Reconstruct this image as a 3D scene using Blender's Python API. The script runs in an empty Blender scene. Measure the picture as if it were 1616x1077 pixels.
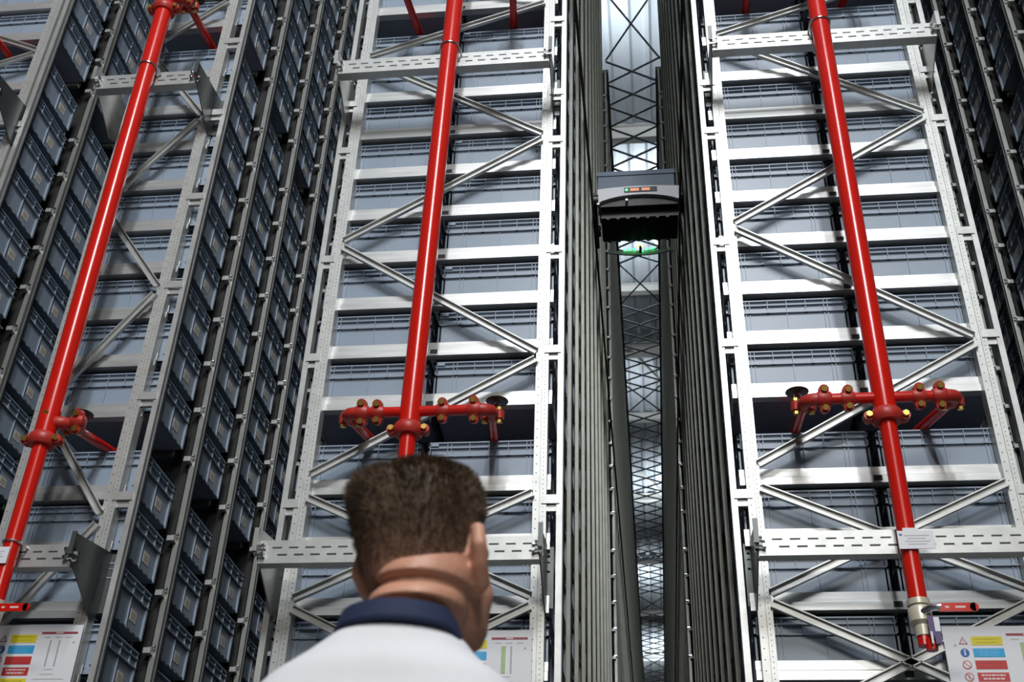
import bpy, bmesh, math, random
from math import sin, cos, pi, radians as R
from mathutils import Vector, Matrix
random.seed(7)
C = bpy.context.scene.collection
ZC = 1.05                      # camera height above the floor; heights below are measured from the camera
CAM = Vector((0, -5.136, ZC)); YAW, PITCH, ROLL, FPX = -.1341, .5900, .0384, 1837.7

# ---------------------------------------------------------------- materials
def mat(name, col, rough=.5, metal=0., noise=0., nscale=8., bump=0., emit=None, es=0., spec=None, sx=(1,1,1)):
    m = bpy.data.materials.new(name); m.use_nodes = True
    nt = m.node_tree; b = nt.nodes['Principled BSDF']
    b.inputs['Base Color'].default_value = (*col, 1); b.inputs['Roughness'].default_value = rough
    b.inputs['Metallic'].default_value = metal
    if spec is not None: b.inputs['Specular IOR Level'].default_value = spec
    if emit: b.inputs['Emission Color'].default_value = (*emit, 1); b.inputs['Emission Strength'].default_value = es
    if noise or bump:
        tc = nt.nodes.new('ShaderNodeTexCoord'); mp = nt.nodes.new('ShaderNodeMapping'); n = nt.nodes.new('ShaderNodeTexNoise')
        mp.inputs['Scale'].default_value = sx
        n.inputs['Scale'].default_value = nscale; n.inputs['Detail'].default_value = 4
        nt.links.new(tc.outputs['Object'], mp.inputs[0]); nt.links.new(mp.outputs[0], n.inputs['Vector'])
        if noise:
            r = nt.nodes.new('ShaderNodeMapRange'); r.inputs[1].default_value = .3; r.inputs[2].default_value = .7
            r.inputs[3].default_value = 1 - noise; r.inputs[4].default_value = 1 + noise
            mx = nt.nodes.new('ShaderNodeVectorMath'); mx.operation = 'SCALE'; mx.inputs[0].default_value = col
            nt.links.new(n.outputs[0], r.inputs[0]); nt.links.new(r.outputs[0], mx.inputs['Scale']); nt.links.new(mx.outputs[0], b.inputs['Base Color'])
        if bump:
            bp = nt.nodes.new('ShaderNodeBump'); bp.inputs['Strength'].default_value = bump; bp.inputs['Distance'].default_value = .01
            nt.links.new(n.outputs[0], bp.inputs['Height']); nt.links.new(bp.outputs[0], b.inputs['Normal'])
    return m
M = {}
M['galv'] = mat('galvanised_steel', (.50,.51,.495), .42, .55, .10, 14, .05)
M['shelf'] = mat('shelf_steel', (.60,.61,.60), .36, .6, .14, 3, .04, sx=(1,4,12))
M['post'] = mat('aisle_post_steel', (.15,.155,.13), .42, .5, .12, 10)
M['dark'] = mat('dark_slot', (.03,.035,.035), .6)
M['tie'] = mat('tie_rod_steel', (.26,.29,.31), .3, .7)
M['midpost'] = mat('galvanised_post', (.34,.35,.33), .4, .55, .1, 10)
M['gapshade'] = mat('gap_shade_strip', (.012,.012,.012), .7)  # black that stands in for the shade between post and tote
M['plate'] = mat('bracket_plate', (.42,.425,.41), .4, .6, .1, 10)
M['shadeplate'] = mat('shaded_bracket_plate', (.10,.11,.11), .38, .5, .1, 10)  # same bracket steel with shade put into its colour
M['red'] = mat('red_pipe_paint', (.58,.012,.006), .22, 0, .05, 5)
M['redc'] = mat('red_cast_coupling', (.45,.03,.022), .42, 0, .12, 30, .1)
M['brass'] = mat('yellow_zinc_bolt', (.75,.50,.12), .3, .9)
M['zinc'] = mat('zinc', (.8,.8,.82), .2, 1.)
M['tote'] = mat('tote_plastic', (.26,.32,.395), .38, 0, .06, 3)
M['label'] = mat('paper_label', (.62,.58,.50), .7)
M['lines'] = mat('label_print', (.22,.20,.18), .7)
M['white'] = mat('white_board', (.74,.75,.78), .5)
M['yellow'] = mat('sign_yellow', (.72,.62,.02), .5)
M['blue'] = mat('sign_blue', (.02,.36,.68), .5)
M['dblue'] = mat('sign_dark_blue', (.02,.12,.38), .5)
M['sred'] = mat('sign_red', (.52,.035,.03), .5)
M['maroon'] = mat('sign_maroon', (.33,.05,.07), .5)
M['green'] = mat('sign_green', (.38,.50,.25), .5)
M['sgrey'] = mat('sign_grey', (.40,.40,.42), .5)
M['ygrey'] = mat('sign_ink_olive', (.42,.36,.02), .5)
M['sink'] = mat('sign_ink_light', (.75,.60,.58), .5)
M['pale'] = mat('sign_pale_blue_ink', (.25,.55,.78), .5)
M['cream'] = mat('cream_valve', (.62,.58,.46), .35, .2)
M['purple'] = mat('purple_tag', (.09,.05,.17), .5)
M['concrete'] = mat('concrete_floor', (.07,.072,.075), .4, 0, .12, 2)
M['roof'] = mat('roof_steel', (.62,.67,.72), .5, .1, .05, 1.2)
M['wall'] = mat('wall_panel', (.09,.095,.10), .7, 0, .05, 1)
M['beamw'] = mat('white_painted_steel', (.72,.72,.70), .5)
M['shgrey'] = mat('shuttle_cover_grey', (.50,.51,.53), .4, .1)
M['black'] = mat('black_machine', (.015,.015,.016), .35, .1)
M['shblue'] = mat('shuttle_blue_grey', (.09,.13,.18), .4)
M['frost'] = mat('pale_green_plate', (.40,.50,.47), .4)
M['ledg'] = mat('green_led', (.0,.3,.05), .4, emit=(.05,1,.2), es=5)
M['ledy'] = mat('yellow_green_led', (.3,.5,.05), .4, emit=(.6,1,.1), es=6)
M['disp'] = mat('orange_display', (.3,.1,.05), .4, emit=(1,.38,.22), es=.9)
M['skin'] = mat('skin', (.60,.30,.20), .5, 0, .10, 14, .08)
M['hair'] = mat('brown_hair', (.098,.062,.035), .65, 0, .35, 45, .5, sx=(1,1,.75))
def fade():
    m = M['hair']; nt = m.node_tree; b = nt.nodes['Principled BSDF']; lk = nt.links; src = b.inputs['Base Color'].links[0].from_socket
    tc = nt.nodes.new('ShaderNodeTexCoord'); sp = nt.nodes.new('ShaderNodeSeparateXYZ'); lk.new(tc.outputs['Object'], sp.inputs[0])
    r = nt.nodes.new('ShaderNodeMapRange'); r.inputs[1].default_value = HAIRLO; r.inputs[2].default_value = HAIRLO+.055; r.inputs[3].default_value = .75; r.inputs[4].default_value = 0
    lk.new(sp.outputs['Z'], r.inputs[0]); mx = nt.nodes.new('ShaderNodeMix'); mx.data_type = 'RGBA'
    lk.new(r.outputs[0], mx.inputs[0]); lk.new(src, mx.inputs[6]); mx.inputs[7].default_value = (.34,.17,.11,1); lk.new(mx.outputs[2], b.inputs['Base Color'])
HAIRLO = 1.05+.630-.035; fade()
M['shirt'] = mat('white_polo_cloth', (.78,.79,.82), .8, 0, .02, 20, .05)
M['navy'] = mat('navy_cloth', (.012,.022,.065), .8)
M['trouser'] = mat('dark_trouser_cloth', (.03,.035,.05), .85)
M['shoe'] = mat('black_shoe', (.02,.02,.02), .4)
M['lamp'] = mat('lamp_lens', (.9,.9,.9), .4, emit=(.93,.97,1), es=6)
M['edge'] = mat('yellow_edge', (.45,.36,.03), .5)
# perforated upright: rows of small dark holes set by the steel's own coordinates
def perforated():
    m = mat('perforated_upright_steel', (.54,.55,.53), .42, .5, .08, 14)
    nt = m.node_tree; b = nt.nodes['Principled BSDF']; lk = nt.links
    src = b.inputs['Base Color'].links[0].from_socket
    tc = nt.nodes.new('ShaderNodeTexCoord'); sp = nt.nodes.new('ShaderNodeSeparateXYZ'); lk.new(tc.outputs['Object'], sp.inputs[0])
    def mth(op, a, c=None):
        n = nt.nodes.new('ShaderNodeMath'); n.operation = op
        for i, v in enumerate((a, c)):
            if v is None: continue
            if isinstance(v, (int, float)): n.inputs[i].default_value = v
            else: lk.new(v, n.inputs[i])
        return n.outputs[0]
    tot = None
    for x0, pz, r in ((-.019, .05, .0032), (.016, .025, .0027)):
        dx = mth('SUBTRACT', sp.outputs['X'], x0); dz = mth('SUBTRACT', mth('MODULO', mth('ADD', sp.outputs['Z'], 10.0), pz), pz/2)
        d = mth('ADD', mth('MULTIPLY', dx, dx), mth('MULTIPLY', dz, dz)); h = mth('LESS_THAN', d, r*r)
        tot = h if tot is None else mth('MAXIMUM', tot, h)
    mx = nt.nodes.new('ShaderNodeMix'); mx.data_type = 'RGBA'
    lk.new(tot, mx.inputs[0]); lk.new(src, mx.inputs[6]); mx.inputs[7].default_value = (.05,.05,.05,1)
    lk.new(mx.outputs[2], b.inputs['Base Color'])
    return m
M['perf'] = perforated()

# ---------------------------------------------------------------- mesh helpers
class MB:
    def __init__(s): s.v = []; s.f = []; s.m = []; s.mats = []
    def mi(s, m):
        m = M[m]
        if m not in s.mats: s.mats.append(m)
        return s.mats.index(m)
    def add(s, vs, fs, m):
        o = len(s.v); s.v += [tuple(v) for v in vs]; k = s.mi(m)
        for f in fs: s.f.append(tuple(i+o for i in f)); s.m.append(k)
        return s
    def box(s, x0, x1, y0, y1, z0, z1, m='galv'):
        return s.add([(x0,y0,z0),(x1,y0,z0),(x1,y1,z0),(x0,y1,z0),(x0,y0,z1),(x1,y0,z1),(x1,y1,z1),(x0,y1,z1)],
            [(0,3,2,1),(4,5,6,7),(0,1,5,4),(1,2,6,5),(2,3,7,6),(3,0,4,7)], m)
    def prism(s, poly, axis, a, b, m='galv'):
        n = len(poly)
        mk = {'x': lambda p,t:(t,p[0],p[1]), 'y': lambda p,t:(p[0],t,p[1]), 'z': lambda p,t:(p[0],p[1],t)}[axis]
        vs = [mk(p,a) for p in poly]+[mk(p,b) for p in poly]
        fs = [tuple(range(n))[::-1], tuple(range(n,2*n))]+[(i,(i+1)%n,n+(i+1)%n,n+i) for i in range(n)]
        return s.add(vs, fs, m)
    def tube(s, pts, r, m='red', n=16, cap=True):
        pts = [Vector(p) for p in pts]; rs = r if isinstance(r, (list,tuple)) else [r]*len(pts)
        rings = []; ref = None
        for i, p in enumerate(pts):
            t = (pts[min(i+1,len(pts)-1)]-pts[max(i-1,0)]).normalized()
            if ref is None: ref = Vector((0,0,1)) if abs(t.z) < .9 else Vector((1,0,0))
            u = (ref - t*ref.dot(t)).normalized(); ref = u; w = t.cross(u)
            rings.append([p+(u*cos(2*pi*k/n)+w*sin(2*pi*k/n))*rs[i] for k in range(n)])
        vs = [q for g in rings for q in g]; fs = []
        for i in range(len(pts)-1):
            for k in range(n): fs.append((i*n+k, i*n+(k+1)%n, (i+1)*n+(k+1)%n, (i+1)*n+k))
        if cap: fs.append(tuple(range(n))[::-1]); fs.append(tuple(range((len(pts)-1)*n, len(pts)*n)))
        return s.add(vs, fs, m)
    def bar(s, a, b, w, d, m='galv', up=(0,1,0)):      # rectangular bar, w across, d along 'up'
        a, b = Vector(a), Vector(b); t = (b-a).normalized(); u = Vector(up); u = (u-t*u.dot(t)).normalized(); v = t.cross(u)
        vs = [p+v*sx*w/2+u*sy*d/2 for p in (a,b) for sx,sy in ((-1,-1),(1,-1),(1,1),(-1,1))]
        return s.add(vs, [(0,1,2,3),(7,6,5,4),(0,4,5,1),(1,5,6,2),(2,6,7,3),(3,7,4,0)], m)
    def mesh(s, name, smooth=False):
        me = bpy.data.meshes.new(name); me.from_pydata(s.v, [], s.f)
        for m in s.mats: me.materials.append(m)
        me.polygons.foreach_set('material_index', s.m)
        bm = bmesh.new(); bm.from_mesh(me); bmesh.ops.recalc_face_normals(bm, faces=bm.faces); bm.to_mesh(me); bm.free()
        if smooth:
            me.polygons.foreach_set('use_smooth', [True]*len(me.polygons))
            try: me.set_sharp_from_angle(angle=R(38))
            except Exception: pass
        me.update(); return me
    def build(s, name, parent=None, loc=None, smooth=False, **kw):
        # vertices in scene coordinates (camera-relative height) unless loc is given
        if loc is None: s.v = [(x,y,z+ZC) for x,y,z in s.v]
        o = bpy.data.objects.new(name, s.mesh(name, smooth)); C.objects.link(o)
        if loc is not None: o.location = (loc[0], loc[1], loc[2]+ZC)
        if parent is not None:
            o.parent = parent; o.matrix_parent_inverse = WM[parent.name].inverted()
            WM[o.name] = Matrix.Translation(o.location)
        else: WM[o.name] = Matrix.Translation(o.location)
        for k, v in kw.items(): o[k] = v
        return o
WM = {}
def thing(name, label, cat, loc, group=None):
    o = bpy.data.objects.new(name, None); C.objects.link(o); o.location = (loc[0],loc[1],loc[2]+ZC); o.empty_display_size = .1
    WM[o.name] = Matrix.Translation(o.location)
    o['label'] = label; o['category'] = cat
    if group: o['group'] = group
    return o
def tag(o, label, cat, group=None):
    o['label'] = label; o['category'] = cat
    if group: o['group'] = group
    return o

# camera axes, used for the camera and for choosing which totes show largest
cf = Vector((sin(YAW)*cos(PITCH), cos(YAW)*cos(PITCH), sin(PITCH))); cr = Vector((cos(YAW), -sin(YAW), 0)); cu = cr.cross(cf)
cR = cr*cos(ROLL)+cu*sin(ROLL); cU = -cr*sin(ROLL)+cu*cos(ROLL)
def pj(x, y, z):
    d = Vector((x, y, z)) - Vector((CAM.x, CAM.y, 0)); w = d.dot(cf)
    if w < .05: return None
    return (808+FPX*d.dot(cR)/w, 538.5-FPX*d.dot(cU)/w, w)

ORD = ['first','second','third','fourth','fifth','sixth','seventh','eighth','ninth','tenth','eleventh','twelfth','thirteenth','fourteenth','fifteenth','sixteenth']
FLOOR = -ZC; TOP = 14.0
# shelf levels (underside of the shelf beams)
LV = []
for i in range(4): LV.append((2.605-.3185*i, ORD[i]+' shelf below the lower pipe branches'))
for i in range(5,11): LV.append((2.605-.3185*(i-1), 'low'))
for j in range(9): LV.append((3.10+.3265*j, ORD[j]+' shelf above the lower pipe branches'))
for j in range(9): LV.append((6.208+.3265*j, ORD[j]+' shelf above the upper pipe branches'))
for j in range(9): LV.append((9.315+.3265*j, ORD[j]+' shelf above the third pipe branches'))
for j in range(4): LV.append((12.42+.3265*j, ORD[j]+' shelf above the fourth pipe branches'))
LV = sorted(LV); LVF = [l for l in LV]
PIT = .64; NB = 10            # depth pitch and bays of the front section

# ---------------------------------------------------------------- storage racks
def upright_mesh(h):
    b = MB(); w = .0335
    b.prism([(-w,0),(-.001,0),(0,.006),(.003,.006),(.004,0),(w,0),(w,.07),(w-.012,.07),(w-.012,.075),(-w,.075)], 'z', 0, h, 'perf')
    return b.mesh('upright')
UM = None
def post_mesh(side, h, clips, bolts=True, w=.011):
    # aisle post; 'side' is the direction of the aisle: two lips with a groove between, and a small clip at every shelf
    b = MB(); s = side
    b.box(-w, w, -.026, -.004, 0, h, 'post'); b.box(-w, w, .010, .026, 0, h, 'post')
    b.box(min(-s*w, s*.002), max(-s*w, s*.002), -.006, .012, 0, h, 'post')
    if w < .0149 or clips: b.box(min(-s*.03,-s*.13), max(-s*.03,-s*.13), -.004, .004, 0, h, 'gapshade')  # black strip added behind the post as painted shade in the gap
    for z in clips:
        zz = z-FLOOR
        b.box(min(0,-s*.04), max(0,-s*.04), -.070, -.026, zz+.004, zz+.034, 'galv')
        if bolts: b.tube([(-s*.02,-.050,zz+.045),(s*.014,-.050,zz+.045)], .009, 'zinc', 6)
    return b.mesh('aisle_post')
def channel(b, a, c, w=.042, m='galv'):
    b.bar(a, c, w, .006, m)
    a, c = Vector(a), Vector(c); t = (c-a).normalized(); v = Vector((-t.z, 0, t.x))
    for s in (-1, 1):
        o = v*s*(w/2-.003)+Vector((0,-.011,0)); b.bar(a+o, c+o, .006, .018, m)
PMESH = {}
def linked(name, me, parent, loc, **kw):
    o = bpy.data.objects.new(name, me); C.objects.link(o); o.location = (loc[0],loc[1],loc[2]+ZC)
    o.parent = parent; o.matrix_parent_inverse = WM[parent.name].inverted(); WM[o.name] = Matrix.Translation(o.location)
    for k, v in kw.items(): o[k] = v
    return o
UPM = upright_mesh(TOP-FLOOR)
clipz = [l[0] for l in LV]
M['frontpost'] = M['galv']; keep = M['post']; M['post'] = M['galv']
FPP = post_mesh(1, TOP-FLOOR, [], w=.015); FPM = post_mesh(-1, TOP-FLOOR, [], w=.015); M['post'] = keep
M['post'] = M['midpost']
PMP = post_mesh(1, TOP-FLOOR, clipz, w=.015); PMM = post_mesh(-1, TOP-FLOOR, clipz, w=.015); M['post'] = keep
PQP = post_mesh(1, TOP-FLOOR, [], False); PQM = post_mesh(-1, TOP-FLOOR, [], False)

NODES = [('R',4.947),('L',4.18),('R',3.367),('L',2.63)]
def rack(key, label, ux, px, sx, pipeX, totes, zig, plates, dbl=True, beamx=None, sideposts=(), section2=True):
    """ux: centre x of the two front uprights; px: outer post x list [(x, aisle side)]; sx: shelf beam extent"""
    xc = (ux[0]+ux[1])/2
    t = thing('storage_rack', label, 'storage rack', (xc, 0, FLOOR), 'front racks with slotted cross beams')
    for x in ux:
        for y in (0, NB*PIT-.075): linked('upright', UPM, t, (x, y, FLOOR))
    for x, s in px:
        for k in range(NB+1):
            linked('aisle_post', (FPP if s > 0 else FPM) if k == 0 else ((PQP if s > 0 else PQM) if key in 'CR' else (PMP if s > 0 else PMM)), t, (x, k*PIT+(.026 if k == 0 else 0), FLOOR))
    for z, _ in LV:                                    # front shelf beams, one per level
        b = MB()
        b.prism([(.046,z),(.046,z+.040),(.058,z+.048),(.058,z+.090),(.075,z+.090),(.075,z+.086),(.062,z+.086),(.062,z+.044),(.050,z+.038),(.050,z+.004),(.095,z+.004),(.095,z)], 'x', sx[0], sx[1], 'shelf')
        if sx[1]-sx[0] > 1:
            xm = (px[0][0]+px[-1][0])/2
            b.box(xm-.022, xm+.018, .0452, .0475, z+.010, z+.038, 'dark')
        b.build('shelf_beam', t)
    # rails the totes stand on, at every level and bay: far too many to count behind the totes
    b = MB(); x0, x1 = px[0][0] if len(px) > 1 else sx[0], px[-1][0]
    if len(px) == 1: x0, x1 = min(sx[0], px[0][0]+.015), max(sx[1], px[0][0]-.015)
    x0 += .07; x1 -= .07
    for z, _ in LV:
        for k in range(NB):
            y = k*PIT
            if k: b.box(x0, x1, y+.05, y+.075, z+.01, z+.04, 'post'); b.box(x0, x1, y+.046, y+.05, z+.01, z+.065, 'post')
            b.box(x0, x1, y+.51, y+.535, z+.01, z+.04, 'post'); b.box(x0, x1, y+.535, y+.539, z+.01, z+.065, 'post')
    b.build('tote_rails', t, kind='stuff')
    # front lattice
    xl, xr = ux[0]+.0335, ux[1]-.0335
    for (xa, za), (xb, zb) in zig(xl, xr):
        b = MB(); channel(b, (xa, -.004, za), (xb, -.004, zb)); b.build('brace', t)
    # spacer plates between upright and outer post
    for side, z in plates:
        b = MB(); o = [p for p in px if (p[0] < xc) == (side < 0)]
        if not o: continue
        xo = o[0][0]; xu = ux[0]-.01 if side < 0 else ux[1]+.01
        b.box(min(xo,xu), max(xo,xu), -.006, 0, z-.025, z+.022, 'galv'); b.box(min(xo,xu)+.012, max(xo,xu)-.012, .01, .03, z-.06, z-.02, 'galv')
        b.build('spacer_plate', t)
    # slotted cross beams on bracket plates
    for zt, up in ((2.20, 0), (5.40, 1), (8.52, 1), (11.64, 1)):
        b = MB(); bx0, bx1 = beamx; h = .113
        b.prism([(-.30,zt-h),(-.30,zt),(-.24,zt),(-.24,zt-.004),(-.296,zt-.004),(-.296,zt-h+.004),(-.24,zt-h+.004),(-.24,zt-h)], 'x', bx0, bx1, 'galv')
        x = bx0+.06; i = 0
        while x < bx1-.05:
            b.box(x, x+.045, -.3012, -.2995, zt-.040, zt-.033, 'dark'); b.box(x+.028, x+.073, -.3012, -.2995, zt-.076, zt-.068, 'dark'); x += .0775
        cb = b.build('cross_beam', t)
        for s, xx in ((-1, bx0), (1, bx1)):
            dark = (s > 0 and key in ('L','C','F')) or (s < 0 and key == 'R')  # these plates get the steel with shade in its colour
            m = 'shadeplate' if dark else 'plate'
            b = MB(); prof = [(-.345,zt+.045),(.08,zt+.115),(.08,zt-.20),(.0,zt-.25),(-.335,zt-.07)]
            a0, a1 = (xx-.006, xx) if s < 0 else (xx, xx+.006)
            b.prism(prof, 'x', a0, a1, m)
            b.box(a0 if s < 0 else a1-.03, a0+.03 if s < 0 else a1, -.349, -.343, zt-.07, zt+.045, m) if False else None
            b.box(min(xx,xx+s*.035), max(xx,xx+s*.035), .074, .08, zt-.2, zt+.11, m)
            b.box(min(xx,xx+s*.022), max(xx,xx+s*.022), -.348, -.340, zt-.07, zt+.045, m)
            b.box(xx+s*.0061-.0004, xx+s*.0061+.0004, -.02, -.008, zt-.17, zt+.02, 'dark')
            for dz in (-.035, -.075):
                b.tube([(xx-s*.03,-.318,zt+dz),(xx+s*.018,-.318,zt+dz)], .009, 'zinc', 8); b.tube([(xx-s*.03,-.318,zt+dz),(xx-s*.016,-.318,zt+dz)], .014, 'zinc', 6)
                b.tube([(xx+s*.004,-.27,zt+dz),(xx+s*.016,-.27,zt+dz)], .011, 'zinc', 6)
            b.build('bracket', cb, smooth=False)
    return t

def zig_main(xl, xr):
    out = []
    zs = [6.95, 6.25, 5.70, 4.947, 4.18, 3.367, 2.655]   # alternates R L R ...
    side = {4.947:'R', 4.18:'L', 3.367:'R', 2.655:'L', 5.70:'L', 6.25:'R', 6.95:'L'}
    pt = lambda s, z: (xl if s == 'L' else xr, z)
    seq = [('R',13.3),('L',12.55),('R',11.8),('L',11.05),('R',10.3),('L',9.55),('R',8.8),('L',8.05),('R',7.3),('L',6.95-.2),('R',6.18),('L',5.72),('R',4.947),('L',4.18),('R',3.367),('L',2.665)]
    for (a, za), (b, zb) in zip(seq, seq[1:]):
        out.append((pt(a, za-.025), pt(b, zb+.025)))
    low = [2.58, 2.00, 1.40, .80, .2, -.4, -.95]
    for za, zb in zip(low, low[1:]):
        out.append((pt('L', za-.02), pt('R', zb+.03))); out.append((pt('R', za-.02), pt('L', zb+.03)))
    return out
def zig_narrow(xl, xr):
    out = []; pt = lambda s, z: (xl if s == 'L' else xr, z)
    seq = [('L',8.6),('R',7.85),('L',7.1),('R',6.42),('L',5.95),('R',5.28),('L',4.58),('R',3.91),('L',3.15),('R',2.47),('L',1.75),('R',1.1),('L',.4),('R',-.3),('L',-.95)]
    for (a, za), (b, zb) in zip(seq, seq[1:]): out.append((pt(a, za-.03), pt(b, zb+.03)))
    return out
PLm = [(-1,4.085),(-1,3.41),(-1,2.536),(1,4.085),(1,3.41),(1,2.53),(-1,4.93),(1,4.93),(1,5.33),(-1,5.33),(1,6.0)]
rC = rack('C', 'tall steel rack in the middle, left of the shuttle aisle, behind the man', (-1.728,-.5275), [(-1.815,-1),(-.43,1)], (-1.70,-.478), -1.16, None, zig_main, PLm, beamx=(-1.79,-.495))
rR = rack('R', 'tall steel rack right of the shuttle aisle', (.5065,1.7065), [(.41,-1),(1.802,1)], (.448,1.690), 1.135, None, zig_main, PLm, beamx=(.475,1.755))
rL = rack('L', 'narrow steel rack left of the middle, one tote wide', (-3.262,-2.736), [(-2.617,1)], (-3.24,-2.70), -3.08, None, zig_narrow, [(1,4.62),(1,5.33),(1,3.95),(1,2.60),(1,3.2),(1,6.0)], beamx=(-3.345,-2.70))
def zig_low(xl, xr): return [((a, za-.17 if za > -.6 else za), (b, zb-.17 if zb > -.6 else zb)) for (a, za), (b, zb) in zig_main(xl, xr)]
rF = rack('F', 'steel rack at the far left edge of the view', (-5.25,-4.055), [(-5.33,-1),(-3.985,1)], (-5.2,-4.03), -4.75, None, zig_low, [(1,5.33)], beamx=(-5.28,-4.02))
# rack at the right edge: only its aisle side, totes and posts
rG = thing('storage_rack', 'dark rack side at the far right edge across the right aisle', 'storage rack', (3.1,0,FLOOR))
for k in range(NB+1):
    linked('aisle_post', PMM, rG, (2.60, k*PIT, FLOOR)); linked('aisle_post', PMP, rG, (3.98, k*PIT, FLOOR))
b = MB()
for z, _ in LV:
    for k in range(NB):
        y = k*PIT
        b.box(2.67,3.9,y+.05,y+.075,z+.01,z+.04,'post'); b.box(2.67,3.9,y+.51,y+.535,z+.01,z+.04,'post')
b.build('tote_rails', rG, kind='stuff')
for x in (2.70,3.87): linked('upright', UPM, rG, (x, 0, FLOOR))
for z, _ in LV:
    b = MB(); b.prism([(.046,z),(.046,z+.040),(.058,z+.048),(.058,z+.090),(.075,z+.090),(.075,z+.086),(.062,z+.086),(.062,z+.044),(.050,z+.038),(.050,z+.004),(.095,z+.004),(.095,z)], 'x', 2.64, 3.93, 'shelf'); b.build('shelf_beam', rG)

# second section of racking deeper down each side of the shuttle aisle
Y2 = 8.0
for x0, s, nm in ((-.43,1,'left'), (.41,-1,'right')):
    t = thing('storage_rack', 'dark deep rack run on the %s of the shuttle aisle, beyond the gap' % nm, 'storage rack', (x0-s*.05, Y2, FLOOR))
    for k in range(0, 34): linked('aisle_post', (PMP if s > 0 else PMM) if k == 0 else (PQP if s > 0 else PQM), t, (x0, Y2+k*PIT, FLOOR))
    b = MB()
    for k in range(34, 72):
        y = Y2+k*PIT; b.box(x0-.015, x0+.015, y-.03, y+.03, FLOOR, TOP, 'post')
    b.build('far_posts', t, kind='stuff')
    for y in (Y2, Y2+10): linked('upright', UPM, t, (x0-s*.10, y, FLOOR))
    b = MB()
    for z, _ in LV:
        b.box(min(x0-s*.04,x0-s*1.3), max(x0-s*.04,x0-s*1.3), Y2+.05, Y2+.09, z, z+.09, 'shelf')
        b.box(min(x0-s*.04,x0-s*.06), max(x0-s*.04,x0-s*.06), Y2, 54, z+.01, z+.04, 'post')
    b.build('shelf_beams', t, kind='stuff')
    b = MB(); b.box(x0-.045, x0+.045, Y2, 54, TOP, TOP+.06, 'post'); b.build('top_rail', t)

# ---------------------------------------------------------------- totes
TL, TW, TH = .645, .45, .255
def tote_mesh(simple=False, b=None, off=(0,0,0)):
    b = b or MB(); ox, oy, oz = off; L, W, H = TL/2, TW/2, TH
    def bx(x0,x1,y0,y1,z0,z1,m='tote'): b.box(ox+x0,ox+x1,oy+y0,oy+y1,oz+z0,oz+z1,m)
    i = .014; t = .008
    bx(-L+i, L-i, -W+i, W-i, 0, .012)
    for s in (-1, 1):
        bx(-L+i, L-i, min(s*(W-i),s*(W-i-t)), max(s*(W-i),s*(W-i-t)), 0, H)
        bx(min(s*(L-i),s*(L-i-t)), max(s*(L-i),s*(L-i-t)), -W+i, W-i, 0, H)
        if simple:
            for z in (H-.008, H-.085):
                bx(-L, L, min(s*(W-i),s*W), max(s*(W-i),s*W), z, z+.008); bx(min(s*(L-i),s*L), max(s*(L-i),s*L), -W, W, z, z+.008)
            bx(-.004,.004, min(s*(W-i),s*(W-.004)), max(s*(W-i),s*(W-.004)), 0, H)
            bx(min(s*(L-i),s*(L-.004)), max(s*(L-i),s*(L-.004)), -.004,.004, 0, H)
            continue
        for z, th in ((H-.007,.007),(H-.036,.004),(H-.084,.006)):     # rim flanges
            bx(-L, L, min(s*(W-i),s*W), max(s*(W-i),s*W), z, z+th); bx(min(s*(L-i),s*L), max(s*(L-i),s*L), -W, W, z, z+th)
        for x in (-.305,-.215,-.195,-.10,0,.10,.195,.215,.305):
            w = .0035; bx(x-w/2, x+w/2, min(s*(W-i),s*(W-.002)), max(s*(W-i),s*(W-.002)), H-.084, H)
            if x in (-.215,-.195,0,.195,.215): bx(x-w/2, x+w/2, min(s*(W-i),s*(W-.006)), max(s*(W-i),s*(W-.006)), .004, H-.08)
            if abs(x) in (.10, .195): bx(x-.007, x+.007, min(s*(W-i),s*(W+.001)), max(s*(W-i),s*(W+.001)), H-.084, H-.070)
        bx(-.30,-.262, min(s*(W-.004),s*(W+.003)), max(s*(W-.004),s*(W+.003)), H-.024, H-.002)      # clip on the rim
        for x in (-.285,.285): bx(x-.005,x+.005, min(s*(W-i),s*(W-i+.001)), max(s*(W-i),s*(W-i+.001)), .05, .060, 'dark')
        for y in (-.205,-.12,0,.12,.205):
            w = .004; bx(min(s*(L-i),s*(L-.003)), max(s*(L-i),s*(L-.003)), y-w/2, y+w/2, H-.084, H)
            if y in (-.205,0,.205): bx(min(s*(L-i),s*(L-.006)), max(s*(L-i),s*(L-.006)), y-w/2, y+w/2, .004, H-.08)
            if abs(y) == .12: bx(min(s*(L-i),s*(L+.001)), max(s*(L-i),s*(L+.001)), y-.009, y+.009, H-.086, H-.066)
        # base rim with its row of slots
        bx(min(s*(L-i),s*(L-.008)), max(s*(L-i),s*(L-.008)), -W+.02, W-.02, 0, .010)
        for k in range(6):
            y = -W+.045+k*.067; bx(min(s*(L-.009),s*(L-.0075)), max(s*(L-.009),s*(L-.0075)), y, y+.036, .002, .009, 'dark')
        for sy in (-1,1):
            bx(min(s*(L-i),s*(L-.004)), max(s*(L-i),s*(L-.004)), min(sy*(W-.03),sy*(W-i)), max(sy*(W-.03),sy*(W-i)), 0, H-.084)
    return b
TME = tote_mesh().mesh('tote')
def label_mesh(s):
    b = MB(); x = s*(TL/2-.0135); y0 = .035; 
    b.box(min(x,x+s*.0015), max(x,x+s*.0015), y0, y0+.075, .055, .115, 'label')
    for k in range(5): b.box(min(x,x+s*.002), max(x,x+s*.002), y0+.012+k*.011, y0+.017+k*.011, .066, .102, 'lines')
    return b.mesh('label')
LBP = label_mesh(1); LBM = label_mesh(-1)

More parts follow.
